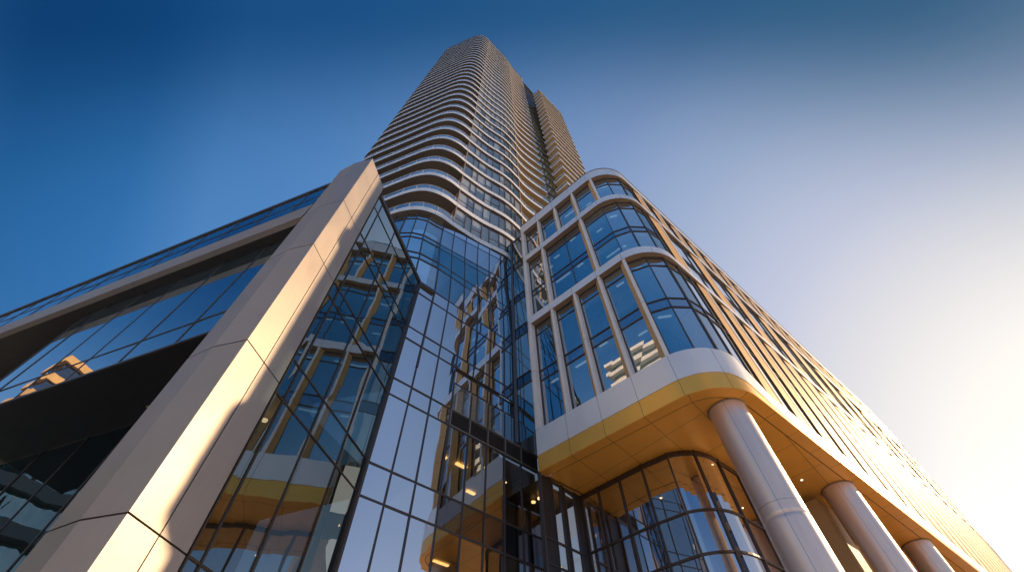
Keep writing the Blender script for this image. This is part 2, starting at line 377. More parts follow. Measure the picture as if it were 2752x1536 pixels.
# soffit
mb = MB(); ts = trange(0.0, TEND)
mb.strip([(rb(t, -0.03, 11.985), rb(t, -0.03, 11.998)) for t in ts], [(rb(t, -0.55, 11.985), rb(t, -0.55, 11.998)) for t in ts], 0, False)
mb.build('soffit_border', [M['soffit']], office)
mb = MB(); end_in = Q0 + DR * 100
pts = [rb(t, -0.57, 11.992) for t in ts] + [V(end_in.x, end_in.y, 11.992)]
nrm_in = -NR
uvs = [((p - Q0).dot(DL) , (p - Q0).dot(DR)) for p in pts]
mb.face(pts, uvs)
wq = [Q0 + DR * 0.3 - DL * 0.06, Q0 + DR * 0.3, Q0 + DR * 12, Q0 + DR * 12 - DL * 2.5]
mb.face([V(p.x, p.y, 11.992) for p in wq], [((p - Q0).dot(DL), (p - Q0).dot(DR)) for p in wq]); mb.build('soffit', [M['soffit']], office)
# downlights in the soffit
for e, o in ((8.6, -1.6), (11.8, -2.2), (20.5, -1.8)):
    p = rb(E2T(e), o, 0); mb = MB(); mb.lathe((p.x, p.y), [(0.001, 11.975), (0.04, 11.975), (0.05, 11.989)], 16); mb.build('downlight', [M['lampw']], office)
# columns
c0 = V(8.09, 13.15); cd = az2(48.9)
for k in range(6):
    c = c0 + cd * (8.85 * k)
    mb = MB(); mb.lathe((c.x, c.y), [(0.68, 0.0), (0.68, 3.6), (0.68, 3.68), (0.672, 3.69), (0.672, 3.71), (0.68, 3.72), (0.68, 3.8), (0.68, 7.7), (0.68, 7.8), (0.672, 7.81), (0.672, 7.835), (0.68, 7.845), (0.68, 7.95), (0.68, 11.95)], 96)
    cc = mb.build('column', [M['col']], office)
    mb = MB(); mb.lathe((c.x, c.y), [(0.672, 11.94), (0.73, 11.95), (0.73, 11.984), (0.60, 11.984)], 96); mb.build('column_collar', [M['under']], cc)
# lobby glazing under the soffit
K0 = V(2.88, 18.9); D2 = az2(133.8); P2 = V(9.38, 17.13)
den = D2.x * DR.y - D2.y * DR.x
tt = ((P2.x - K0.x) * DR.y - (P2.y - K0.y) * DR.x) / den
I2 = K0 + D2 * tt; R2 = 1.85; T2_ = R2 * math.tan(R((133.8 - AZR) / 2)); LL = tt - T2_; ARC2 = R2 * R(133.8 - AZR)
CEN2 = K0 + D2 * LL - az2(223.8) * R2; PE2 = CEN2 + NR * R2
def lbn(t): return az2(223.8) if t <= LL else (NR if t >= LL + ARC2 else az2(223.8 - (133.8 - AZR) * (t - LL) / ARC2))
def lb(t, o, z):
    n = lbn(t)
    p = K0 + D2 * t if t <= LL else (CEN2 + n * R2 if t <= LL + ARC2 else PE2 + DR * (t - LL - ARC2))
    p = p + n * o; return V(p.x, p.y, z)
lm = [0.05, 0.98, 2.15, 3.35, LL + 0.62, LL + 1.75, LL + ARC2 + 0.35] + [LL + ARC2 + 0.35 + 1.5 * k for k in range(1, 15)]
lz = [0.15, 4.2, 8.1, 9.45, 11.98]
lz = [0.15, 3.2, 8.12, 9.55, 11.98]
for i in range(len(lm) - 1):
    gm = MB(); n = 6 if LL - 0.3 < lm[i] < LL + ARC2 else 1
    for k in range(n):
        a = lm[i] + (lm[i + 1] - lm[i]) * k / n; b = lm[i] + (lm[i + 1] - lm[i]) * (k + 1) / n
        gm.f and None
        gm.quad(lb(a, 0, lz[0]), lb(b, 0, lz[0]), lb(b, 0, lz[-1]), lb(a, 0, lz[-1]), None, 0, False)
    w = gm.build('lobby_window', [M['g_lob']], office)
    fm = MB(); fm.bar(lb(lm[i], 0, 0.0), lb(lm[i], 0, 11.98), lbn(lm[i]), 0.075, -0.06, 0.07)
    for z in lz[1:-1]:
        for k in range(n):
            a = lm[i] + (lm[i + 1] - lm[i]) * k / n; b = lm[i] + (lm[i + 1] - lm[i]) * (k + 1) / n
            fm.bar(lb(a, 0, z), lb(b, 0, z), lbn((a + b) / 2), 0.07, -0.05, 0.055)
    for k in range(n):
        a = lm[i] + (lm[i + 1] - lm[i]) * k / n; b = lm[i] + (lm[i + 1] - lm[i]) * (k + 1) / n
        fm.bar(lb(a, 0, 11.88), lb(b, 0, 11.88), lbn((a + b) / 2), 0.19, -0.05, 0.045)
    fm.build('window_frame', [M['mullb']], w)
# lobby interior
mb = MB(); tsl = [0.05 + (lm[-1] - 0.05) * k / 40 for k in range(41)]
pts = [lb(t, -0.12, 11.62) for t in tsl]; far = lb(lm[-1], -9, 11.62); kk = K0 + DR * 24
mb.face(pts + [far, V(kk.x, kk.y, 11.62)], [((p - Q0).dot(DL), (p - Q0).dot(DR)) for p in pts + [far, V(kk.x, kk.y, 11.62)]]); mb.build('lobby_ceiling', [M['ceil']], office)
mb = MB(); a = K0 + DR * 7.5; b = a + D2 * 7.0; mb.wall(a, b, 0, 11.62); b2 = b + DR * 20; mb.wall(b, b2, 0, 11.62); a0 = K0 + DR * 0.3; mb.wall(a0, a, 0, 11.62); mb.build('lobby_wall', [M['tan']], office)
for u, w in ((2.6, 2.2), (5.6, 1.6)):
    p = K0 + D2 * u + DR * w; mb = MB(); mb.lathe((p.x, p.y), [(0.001, 11.58), (0.045, 11.58), (0.055, 11.615)], 16); mb.build('downlight', [M['lampw']], office)
for u, w in ((1.9, 1.3), (4.4, 1.0)):     # slot diffusers in the ceiling
    p = K0 + D2 * u + DR * w; q = p + DR * 1.7
    mb = MB(); mb.bar(V(p.x, p.y, 11.6), V(q.x, q.y, 11.6), V(0, 0, 1), 0.14, -0.012, 0.012); mb.build('ceiling_slot', [M['mull']], office)
# link wall from the end pier back to the lobby glazing
A0 = V(0.93, 16.93); A1 = V(2.86, 18.88); AD = (A1 - A0).normalized(); AN = V(AD.y, -AD.x)
AL = (A1 - A0).length
mb = MB(); mb.wall(A0, A0 + AD * 0.75, 0, 11.98); mb.wall(A0 + AD * 1.35, A0 + AD * 1.55, 0, 11.98); mb.wall(A0 + AD * 2.25, A1, 0, 11.98)
mb.build('side_wall', [M['dark']], office)
for a, b in ((0.75, 1.35), (1.55, 2.25)):
    p = A0 + AD * a; q = A0 + AD * b
    gm = MB(); gm.wall(p - AN * 0.05, q - AN * 0.05, 0, 11.9); w = gm.build('side_window', [M['g_side']], office)
    fm = MB()
    for x in (p + AD * 0.03, q - AD * 0.03): fm.bar(V(x.x, x.y, 0), V(x.x, x.y, 11.9), AN, 0.06, -0.06, 0.03)
    for z in (4.4, 8.5, 9.4, 11.87): fm.bar(V(p.x, p.y, z), V(q.x, q.y, z), AN, 0.06, -0.06, 0.03)
    fm.build('window_frame', [M['mull']], w)
mb = MB(); fm_ = MB()
for z in (8.5, 9.4): mb.bar(V(A0.x, A0.y, z), V(A1.x, A1.y, z), AN, 0.05, 0.0, 0.035)
mb.bar(V(A0.x, A0.y, 0), V(A0.x, A0.y, 11.97), AN, 0.10, -0.06, 0.09); mb.build('side_trim', [M['mull']], office)
B0 = A0 - AN * 2.4; B1 = A1 - AN * 2.4
mb = MB(); mb.wall(B0, B1, 0, 11.9); mb.quad(V(A0.x, A0.y, 11.7) - AN * .1, V(A1.x, A1.y, 11.7) - AN * .1, V(B1.x, B1.y, 11.7), V(B0.x, B0.y, 11.7)); mb.build('side_room', [M['tan']], office)
for d_, zz, s in ((0.95, 11.55, 0.10), (1.75, 9.0, 0.14)):
    p = A0 + AD * d_ - AN * 0.9; mb = MB(); mb.lathe((p.x, p.y), [(0.001, zz), (s, zz), (s, zz + 0.05), (0.001, zz + 0.05)], 12); mb.build('ceiling_lamp', [M['lamp']], office)

# ================================================================== GLASS LINK (middle)
link = thing('glass_link_building', 'dark framed glass curtain wall block in the inside corner, mirroring the cream office facade', 'building', (-3, 17, 0))
CW0 = V(0, 17.6)
def sm(x): x = min(1, max(0, x)); return x * x * (3 - 2 * x)
def caz(z): return 46 + 10.5 * sm((z - 20.5) / 11.0)
def cw(s, o, z):
    a = caz(z); p = CW0 + az2(a) * s + az2(a + 90) * (o - 0.40 * sm((z - 20.5) / 11.0)); return V(p.x, p.y, z)
SC = [-7.05, -6.08, -5.07, -4.0, -2.92, -1.86, -0.8, 0.22, 1.5]
ZR = [0.2, 4.6, 8.85, 10.0, 12.98, 13.83, 16.35, 17.15, 19.93, 20.90, 23.75, 24.6, 27.4, 28.2, 31.1, 31.95]
SPAN = {2, 4, 6, 8, 10, 12, 14}
def cw_pane(s0, s1, z0, z1, mat, par, off=0.0, nm='window'):
    gm = MB(); r = [random.uniform(-0.009, 0.009) + off for _ in range(4)]
    gm.quad(cw(s0, r[0], z0), cw(s1, r[1], z0), cw(s1, r[2], z1), cw(s0, r[3], z1), [(0, 0), (1, 0), (1, 1), (0, 1)])
    return gm.build(nm, [mat], par)
for i in range(8):
    s0, s1 = SC[i], SC[i + 1]
    for j in range(len(ZR) - 1):
        z0, z1 = ZR[j], ZR[j + 1]
        low = z1 < 14
        if i == 0 and z0 > 20.5: continue
        if i == 7 and not low and j > 6: continue
        if i == 6 and not low: s1 = 0.0
        elif i == 6: s1 = SC[7]
        if i == 7: s0 = SC[7] if low else 0.0; s1 = SC[8]
        if i >= 3 and j == 4: continue      # louvres
        off = -0.10 if ((i >= 3 and j == 5) or i == 7 and j > 5) else 0.0
        if i >= 3 and low: m = M['g_cwd'] if j not in SPAN else M['g_dk']
        elif j in SPAN: m = M['g_cw']
        else: m = M['g_cw']
        w = cw_pane(s0, s1, z0, z1, m, link, off, 'window' if j not in SPAN else 'spandrel')
        fm = MB(); n = az2(caz(z0) + 90)
        for (sa, sb) in (((s0 + 0.03), (s1 - 0.03)),):
            fm.bar(cw(s0 + .02, off, z0), cw(s0 + .02, off, z1), n, 0.028, -0.06, 0.028); fm.bar(cw(s1 - .02, off, z0), cw(s1 - .02, off, z1), n, 0.028, -0.06, 0.028)
        fm.bar(cw(s0 + 0.04, off, z0 + 0.02), cw(s1 - 0.04, off, z0 + 0.02), n, 0.03, -0.06, 0.024)
        fm.bar(cw(s0 + 0.04, off, z1 - 0.02), cw(s1 - 0.04, off, z1 - 0.02), n, 0.03, -0.06, 0.024)
        fm.build('window_frame', [M['mull']], w)
# louvre band
for i in range(3, 8):
    mb = MB(); a, b = SC[i] + 0.05, SC[i + 1] - 0.02; n = az2(136)
    for k in range(9):
        z = 13.03 + 0.085 * k
        mb.quad(cw(a, 0.05, z), cw(b, 0.05, z), cw(b, -0.03, z + 0.07), cw(a, -0.03, z + 0.07)); mb.quad(cw(b, 0.05, z - .012), cw(a, 0.05, z - .012), cw(a, 0.05, z), cw(b, 0.05, z)); mb.quad(cw(a, 0.05, z - 0.012), cw(b, 0.05, z - 0.012), cw(b, -0.03, z + 0.058), cw(a, -0.03, z + 0.058))
    mb.bar(cw(a - 0.03, 0, 12.98), cw(a - 0.03, 0, 13.83), n, 0.06, -0.06, 0.06)
    mb.bar(cw(a, 0, 13.01), cw(b, 0, 13.01), n, 0.06, -0.06, 0.06); mb.bar(cw(a, 0, 13.82), cw(b, 0, 13.82), n, 0.06, -0.06, 0.065)
    mb.build('louvre', [M['louvre']], link)
mb = MB(); mb.quad(cw(-4, -0.12, 12.98), cw(1.5, -0.12, 12.98), cw(1.5, -0.12, 13.83), cw(-4, -0.12, 13.83)); mb.build('louvre_backing', [M['inner']], link)
# terrace floor, head and balustrade
mb = MB(); mb.strip([(cw(s, 0.0, 13.84), cw(s, 0.0, 13.9)) for s in (-4.0, 1.2)], [(cw(s, -0.35, 13.84), cw(s, -0.35, 13.9)) for s in (-4.0, 1.2)]); mb.build('terrace', [M['mull']], link)
for i in range(3, 8):
    gm = MB(); a, b = SC[i] + 0.03, SC[i + 1] - 0.03
    gm.quad(cw(a, 0.0, 13.9), cw(b, 0.0, 13.9), cw(b, 0, 15.35), cw(a, 0, 15.35)); w = gm.build('balustrade', [M['g_bal']], link)
    fm = MB(); fm.bar(cw(a, 0, 15.37), cw(b, 0, 15.37), az2(136), 0.05, -0.03, 0.03); fm.bar(cw(a, 0, 13.9), cw(a, 0, 15.35), az2(136), 0.035, -0.02, 0.02); fm.build('handrail', [M['mull']], w)
# interior rooms behind the clear lower panes
n46 = az2(136)
for z0, z1 in ((0.0, 8.9), (10.0, 12.96)):
    mb = MB(); z1c = z1 - 0.08
    mb.quad(cw(-4.0, -0.12, z1c), cw(1.25, -0.12, z1c), cw(1.25, -5.5, z1c), cw(-4.0, -5.5, z1c), [(0, 0), (5.2, 0), (5.2, 5.4), (0, 5.4)]); mb.build('room_ceiling', [M['ceil']], link)
    mb = MB(); mb.quad(cw(-4.0, -5.5, z0), cw(1.25, -5.5, z0), cw(1.25, -5.5, z1c), cw(-4.0, -5.5, z1c), [(0, 0), (5.2, 0), (5.2, 3), (0, 3)])
    mb.quad(cw(-3.98, -0.12, z0), cw(-3.98, -5.5, z0), cw(-3.98, -5.5, z1c), cw(-3.98, -0.12, z1c), [(0, 0), (5.2, 0), (5.2, 3), (0, 3)]); mb.quad(cw(1.24, -0.12, z0), cw(1.24, -5.5, z0), cw(1.24, -5.5, z1c), cw(1.24, -0.12, z1c), [(0, 0), (5.2, 0), (5.2, 3), (0, 3)]); mb.build('room_wall', [M['tan']], link)
    mb = MB(); mb.quad(cw(-4.0, -0.12, z0 + 0.02), cw(1.25, -0.12, z0 + 0.02), cw(1.25, -5.5, z0 + 0.02), cw(-4.0, -5.5, z0 + 0.02)); mb.build('room_floor', [M['floor']], link)
for s0, s1, o in ((-3.3, -2.75, -1.75), (-2.2, -1.6, -1.75), (-0.4, 0.1, -3.2)):
    mb = MB(); mb.bar(cw(s0, o, 12.82), cw(s1, o, 12.82), V(0, 0, 1), 0.16, -0.03, 0.03); mb.build('strip_light', [M['lamp']], link)
for s, o in ((0.6, -1.5), (-0.9, -1.2)):
    p = cw(s, o, 0); mb = MB(); mb.lathe((p.x, p.y), [(0.001, 12.85), (0.06, 12.85), (0.07, 12.875)], 12); mb.build('downlight', [M['lampw']], link)
for s0, s1, o in ((-2.6, -1.9, -2.0), (-0.9, -0.3, -2.4)):
    mb = MB(); mb.bar(cw(s0, o, 8.78), cw(s1, o, 8.78), V(0, 0, 1), 0.12, -0.02, 0.02); mb.build('strip_light', [M['lamp']], link)
# backing for the opaque parts, roof
mb = MB(); mb.quad(cw(-7.05, -0.5, 0), cw(-4.02, -0.5, 0), cw(-4.02, -0.5, 20.6), cw(-7.05, -0.5, 20.6)); mb.quad(cw(-6.0, -1.3, 13.9), cw(0, -1.3, 13.9), cw(0, -1.3, 31.9), cw(-6.0, -1.3, 31.9)); mb.build('inner_wall', [M['inner']], link)
# narrow glass return between the inside corner and the office block
ra, rbq = V(-0.33, 17.89), V(0.90, 16.80); rd = (rbq - ra).normalized(); rn = V(rd.y, -rd.x)
if rn.y > 0: rn = -rn
RZ = [13.9, 17.25, 18.0, 21.3, 22.2, 25.05, 25.7, 29.3, 30.2, 33.9]
for j in range(len(RZ) - 1):
    gm = MB(); gm.wall(ra, rbq, RZ[j], RZ[j + 1]); w = gm.build('return_window', [M['g_wing'] if j % 2 == 0 else M['g_dk']], link)
    fm = MB(); mid = (ra + rbq) / 2
    fm.bar(V(ra.x, ra.y, RZ[j + 1] - .03), V(rbq.x, rbq.y, RZ[j + 1] - .03), rn, 0.06, -0.04, 0.05)
    fm.bar(V(mid.x, mid.y, RZ[j]), V(mid.x, mid.y, RZ[j + 1]), rn, 0.03, -0.02, 0.02); fm.build('window_frame', [M['mull']], w)
mb = MB(); mb.bar(V(0.02, 17.52, 13.9), V(0.02, 17.52, 34.0), V(0.02, -1, 0), 0.16, -0.1, 0.08); mb.build('corner_post', [M['mull']], link)
mb = MB(); mb.box8([V(0.0, 17.55, 33.9), V(0.88, 16.86, 33.9), V(0.95, 19, 33.9), V(-0.3, 18.5, 33.9)], [V(0.0, 17.55, 34.1), V(0.88, 16.86, 34.1), V(0.95, 19, 34.1), V(-0.3, 18.5, 34.1)]); mb.build('roof', [M['mull']], link)

lan = thing('window_lantern', 'amber wicker lantern with a dark loop handle standing inside the lit lower window', 'lantern', tuple(cw(0.85, -0.45, 10.03)))
p = cw(0.85, -0.45, 0); mb = MB(); mb.lathe((p.x, p.y), [(0.10, 10.04), (0.17, 10.2), (0.19, 10.42), (0.15, 10.68), (0.10, 10.85)], 24); lb_ = mb.build('lantern_body', [M['amber']], lan)
mb = MB()
for k in range(10):
    a0, a1 = math.pi * k / 10, math.pi * (k + 1) / 10
    mb.bar(V(p.x + .12 * K(a0), p.y, 10.85 + .22 * S(a0)), V(p.x + .12 * K(a1), p.y, 10.85 + .22 * S(a1)), V(0, 1, 0), 0.025, -0.012, 0.012)
mb.build('lantern_handle', [M['mull']], lan)

# ================================================================== TOWERS
H = 3.55
base_pts = [(-17.6, 27), (-18.7, 22.5), (-19.25, 19.2), (-19.0, 17.3), (-18.0, 16.15), (-16.3, 15.4), (-13.77, 14.5), (-11.87, 13.82), (-10.18, 13.22), (-8.91, 12.80), (-7.96, 12.6), (-7.04, 12.58), (-6.15, 12.84), (-5.28, 13.36), (-4.55, 14.02),
            (-3.72, 14.72), (-3.02, 15.3), (-2.2, 15.9), (-1.35, 16.43), (-0.55, 16.97), (0.15, 17.58), (0.67, 18.13), (1.31, 18.85), (1.75, 19.42), (2.4, 20.05), (3.4, 20.85), (4.6, 21.7), (5.3, 22.2), (7.5, 23.8), (10.2, 25.9), (13.0, 28.2)]
SCL = 3.55 / 3.5
def catmull(P, per=4):
    out = []; idx = {}
    for i in range(len(P) - 1):
        p0 = P[max(i - 1, 0)]; p1 = P[i]; p2 = P[i + 1]; p3 = P[min(i + 2, len(P) - 1)]
        idx[i] = len(out)
        for k in range(per):
            t = k / per
            out.append(V(*[0.5 * ((2 * p1[a]) + (-p0[a] + p2[a]) * t + (2 * p0[a] - 5 * p1[a] + 4 * p2[a] - p3[a]) * t * t + (-p0[a] + 3 * p1[a] - 3 * p2[a] + p3[a]) * t ** 3) for a in (0, 1)]))
    idx[len(P) - 1] = len(out); out.append(V(*P[-1]))
    return out, idx
TC, TI = catmull([(a * SCL, b * SCL) for a, b in base_pts], 4)
TN = []
for i in range(len(TC)):
    d = (TC[min(i + 1, len(TC) - 1)] - TC[max(i - 1, 0)]).normalized(); TN.append(V(d.y, -d.x))   # outward
if TN[TI[11]].y > 0: TN = [-n for n in TN]
def lean(x):
    x = x / H
    if x < -1.3: return 1.25
    if x < 0.66: return 1.25 - (x + 1.3) / 1.96 * 0.48
    return max(0.2, 0.77 - (x - 0.66) / 1.9 * 0.57)
def tz(k): return 1.6 + (8.6 + k) * H
def tp(i, o, z):
    k = max((z - 1.6) / H - 8.6, -0.2)
    p = TC[i] + TN[i] * o
    return V(p.x, p.y - lean(TC[i].x) * H * (k - 3.5) / 29.5, z)
tower = thing('residential_tower', 'tall residential tower wrapped in wavy white balcony bands with a rounded corner', 'tower', (-6, 22, 0))
iD = TI[14]; iC = TI[22]; iS = TI[27]; iE = len(TC) - 1
NF = 33
def seg(i0, i1): return list(range(i0, i1 + 1))
def tstrip(mb, ids, oi, oo, z0, z1, mi=0, mb_=None, smooth=True):
    mb.strip([(tp(i, oo, z0), tp(i, oo, z1)) for i in ids], [(tp(i, oi, z0), tp(i, oi, z1)) for i in ids], mi, smooth, 0.0, mb_)
for k in range(NF + 1):
    z = tz(k); th = 0.62
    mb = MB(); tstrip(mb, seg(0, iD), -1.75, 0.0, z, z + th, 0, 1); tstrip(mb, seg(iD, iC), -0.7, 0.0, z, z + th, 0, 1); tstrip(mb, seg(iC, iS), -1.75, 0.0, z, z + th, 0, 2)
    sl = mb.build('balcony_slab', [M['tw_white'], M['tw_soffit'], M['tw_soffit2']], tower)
    if k < NF:
        for a, b in ((0, iD), (iC, iS)):
            mb = MB(); va = [mb.add(tp(i, -0.06, z + th)) for i in range(a, b + 1)]; vb = [mb.add(tp(i, -0.06, z + 1.42)) for i in range(a, b + 1)]
            for q in range(b - a):
                mb.f.append([va[q], va[q + 1], vb[q + 1], vb[q]]); mb.uv.append([(0, 0)] * 4); mb.mi.append(0); mb.sm.append(True)
            bl = mb.build('balustrade', [M['g_bal']], tower)
            fm = MB()
            for i in range(max(a, TI[5]), b, 5): fm.bar(tp(i, -0.06, z + th), tp(i, -0.06, z + 1.42), TN[i], 0.05, -0.02, 0.03)
            for i in range(a, b): fm.bar(tp(i, -0.06, z + 1.44), tp(i + 1, -0.06, z + 1.44), TN[i], 0.04, -0.03, 0.03)
            fm.build('balustrade_rail', [M['tw_white']], bl)
    # spine ledge
for a, b in ((0, iD), (iC, iS)):
    mb = MB()
    for k in range(NF):
        for i in range(a, b): mb.quad(tp(i, -1.7, tz(k) + 0.6), tp(i + 1, -1.7, tz(k) + 0.6), tp(i + 1, -1.7, tz(k + 1) + 0.02), tp(i, -1.7, tz(k + 1) + 0.02), None, 0, True)
    mb.build('recessed_glazing', [M['g_dk']], tower)
for i in (iD, iC):
    mb = MB()
    for k in range(NF):
        a = tp(i, -0.05, tz(k) + 0.62); b = tp(i, -1.7, tz(k) + 0.62); c = tp(i, -1.7, tz(k + 1)); d = tp(i, -0.05, tz(k + 1)); dv = (TC[i + 1] - TC[i]).normalized() * 0.1
        mb.box8([a, b, b + dv, a + dv], [d, c, c + dv, d + dv])
    mb.build('party_wall', [M['tw_wall']], tower)
# windows between the balconies
wi = [iD + round((iC - iD) * q / 9) for q in range(10)]
farw = MB(); farf = MB()
for k in range(NF):
    z0, z1 = tz(k) + 0.62, tz(k + 1)
    for q in range(9):
        a, b = wi[q], wi[q + 1]
        gm = MB() if k < 11 else farw
        r = [random.uniform(-0.006, 0.006) for _ in range(4)]
        gm.quad(tp(a, -0.16 + r[0], z0), tp(b, -0.16 + r[1], z0), tp(b, -0.16 + r[2], z1), tp(a, -0.16 + r[3], z1), [(0, 0), (1, 0), (1, 1), (0, 1)])
        fm = MB() if k < 11 else farf
        fm.bar(tp(a, -0.16, z0), tp(a, -0.16, z1), TN[a], 0.07, -0.06, 0.07)
        if k < 11:
            ob = gm.build('window', [M['g_tw']], tower)
            fm.bar(tp(a, -0.16, z1 - 0.09), tp(b, -0.16, z1 - 0.09), TN[a], 0.14, -0.03, 0.04)
            if random.random() < 0.45: fm.bar(tp(a, -0.16, z0 + 1.2), tp(b, -0.16, z0 + 1.2), TN[a], 0.045, -0.03, 0.03)
            fm.build('window_frame', [M['tw_frame']], ob)
farw.build('window', [M['g_tw']], tower, kind='stuff'); farf.build('window_frame', [M['tw_frame']], tower, kind='stuff')
# glass spine beside the second tower
mb = MB(); fm = MB()
for k in range(NF + 1):
    for i in range(iS, iE):
        z0, z1 = tz(k), tz(k + 1) if k < NF else tz(k) + 1
        mb.quad(tp(i, -0.9, z0), tp(i + 1, -0.9, z0), tp(i + 1, -0.9, z1), tp(i, -0.9, z1))
        fm.bar(tp(i, -0.9, z0 + 0.2), tp(i + 1, -0.9, z0 + 0.2), TN[i], 0.32, -0.02, 0.12)
sp_ = mb.build('glass_spine', [M['g_spine']], tower); fm.build('spine_transom', [M['tw_soffit']], sp_)
# roof and glass parapet
zt = tz(NF) + 0.63
mb = MB(); mb.face([tp(i, -0.5, zt - 0.1) for i in range(0, iE + 1, 2)]); mb.build('roof', [M['roof']], tower)
mb = MB()
for i in range(0, iS): mb.quad(tp(i, -0.12, zt), tp(i + 1, -0.12, zt), tp(i + 1, -0.12, zt + 3.0), tp(i, -0.12, zt + 3.0))
pp = mb.build('glass_parapet', [M['g_bal']], tower)
fm = MB()
for i in range(0, iS, 8): fm.bar(tp(i, -0.2, zt), tp(i, -0.2, zt + 2.9), TN[i], 0.06, -0.1, 0.03)
for i in range(0, iS): fm.bar(tp(i, -0.12, zt + 3.0), tp(i + 1, -0.12, zt + 3.0), TN[i], 0.06, -0.04, 0.04)
fm.build('parapet_rail', [M['mull']], pp)
# glazed rounded base below the first balcony, down to the pavilion roof
cz = [15.0, 20.9, 23.75, 24.6, 27.4, 28.2, 31.1, tz(0) - 0.01]
EDGE = cw(-6.06, 0.0, 31.9)
def bp_(i, o, z):
    p = tp(i, -0.3 + o, tz(0)); e = cw(-6.06, 0.0, z); return V(p.x + e.x - EDGE.x, p.y + e.y - EDGE.y, z)
ci = [TI[6], TI[7], TI[8], TI[9], TI[10], TI[11], TI[12], None]
def bpt(q, o, z): return bp_(q, o, z) if q is not None else cw(-6.06, o, z)
for q in range(len(ci) - 1):
    a, b = ci[q], ci[q + 1]
    gm = MB(); fm = MB()
    for j in range(len(cz) - 1):
        r = [random.uniform(-0.006, 0.006) for _ in range(4)]
        P = [bpt(a, r[0], cz[j]), bpt(b, r[1], cz[j]), bpt(b, r[2], cz[j + 1]), bpt(a, r[3], cz[j + 1])]
        gm.quad(*P, [(0, 0), (1, 0), (1, 1), (0, 1)])
        nn = (P[1] - P[0]).cross(V(0, 0, 1)).normalized()
        fm.bar(bpt(a, 0, cz[j]), bpt(a, 0, cz[j + 1]), nn, 0.08, -0.05, 0.07)
        if j < len(cz) - 2: fm.bar(P[3], P[2], nn, 0.07, -0.05, 0.05)
        if b is None: fm.bar(P[1], P[2], nn, 0.08, -0.05, 0.06)
    w = gm.build('base_window', [M['g_rb']], tower); fm.build('window_frame', [M['mull']], w)
# second tower
t2 = thing('angular_tower', 'second tower with square cornered cream balconies rising behind the wavy one', 'tower', (11, 27, 0))
def t2o(n):
    c = V(2.53 + 0.010 * n, 6.42 - 0.0205 * n) * H
    l = c + az2(-48) * (0.62 * H); r = c + az2(45.5) * (2.72 * H); rb_ = r + az2(-48) * 5
    return l, c, r, rb_
for n in range(-8, 19):
    z = 1.6 + (19.1 + n) * H; o4 = t2o(n); a = az2(-48); b = az2(45.5)
    l, c, r, q = o4
    def poly(d): return [l + b * d, c + b * d + a * d, r - b * d + a * d, q - b * d]
    mb = MB(); out4 = poly(0); in4 = poly(1.7)
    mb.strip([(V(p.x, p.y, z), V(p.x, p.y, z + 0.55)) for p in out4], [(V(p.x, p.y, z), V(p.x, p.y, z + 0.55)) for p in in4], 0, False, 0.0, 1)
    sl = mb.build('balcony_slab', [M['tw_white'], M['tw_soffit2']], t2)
    if n < 18:
        b4 = poly(0.05)
        mb = MB()
        for i in range(3): mb.wall(b4[i], b4[i + 1], z + 0.55, z + 1.4)
        mb.build('balustrade', [M['g_bal']], sl)
        fm = MB(); fm.bar(V(b4[0].x, b4[0].y, z + 1.4), V(b4[1].x, b4[1].y, z + 1.4), az2(45.5 + 180), 0.1, -0.05, 0.06)
        fm.bar(V(b4[1].x, b4[1].y, z + 1.4), V(b4[2].x, b4[2].y, z + 1.4), az2(135), 0.05, -0.03, 0.03)
        fm.bar(V(b4[0].x, b4[0].y, z + .55), V(b4[0].x, b4[0].y, z + 1.4), az2(225), 0.12, -0.05, 0.05); fm.build('balustrade_rail', [M['tw_white']], sl)
        w4 = poly(1.65); mb = MB()
        for i in range(3): mb.wall(w4[i], w4[i + 1], z + 0.5, z + H + 0.02)
        mb.build('recessed_glazing', [M['g_dk']], t2)
    else:
        mb = MB(); b4 = poly(0.1)
        for i in range(3): mb.wall(b4[i], b4[i + 1], z + 0.55, z + 3.4)
        pp = mb.build('roof_screen', [M['g_bal']], t2)
        fm = MB()
        for i in range(3):
            d = b4[i + 1] - b4[i]; m_ = max(2, int(d.length / 0.7))
            for k in range(m_ + 1):
                x = b4[i] + d * (k / m_); nn = V(d.y, -d.x).normalized(); fm.bar(V(x.x, x.y, z + .55), V(x.x, x.y, z + 3.4), nn, 0.09, -0.06, 0.06)
        fm.build('screen_post', [M['tw_white']], pp)
        mb = MB(); mb.face([V(p.x, p.y, z + 0.5) for p in poly(0.3)]); mb.build('roof', [M['roof']], t2)

# ================================================================== PAVILION (left)
pav = thing('glass_pavilion', 'low glass pavilion with a slanting champagne metal pylon and dark overhanging floors', 'building', (-9, 10, 0))
LX, LY = -0.0165, -0.0320
def ln(p, z): return V(p[0] + LX * (z - 9.1), p[1] + LY * (z - 9.1), z)
PG, PM, PF, PE, PE3 = (-6.02, 7.89), (-6.14, 7.16), (-6.26, 6.41), (-7.15, 6.60), (-7.92, 6.95)
PB = (-7.4, 8.4)
TOPZ = 21.54
ring = [0.0, 5.15, 9.10, 13.54, 16.86, TOPZ]
cen = V(-6.9, 7.3)
def shr(p, d):
    v = cen - V(*p); return tuple((V(*p) + v.normalized() * d).to_2d())
core = [shr(q, 0.05) for q in (PG, PF, PE, PE3, PB)]
mb = MB(); n = len(core)
for i in range(n):
    a, b = core[i], core[(i + 1) % n]; mb.quad(ln(a, 0), ln(b, 0), ln(b, TOPZ - .03), ln(a, TOPZ - .03))
mb.face([ln(p, TOPZ - .03) for p in core]); core_o = mb.build('pylon_core', [M['pylon_core']], pav)
edges = [(PG, PM), (PM, PF), (PF, PE), (PE, PE3)]
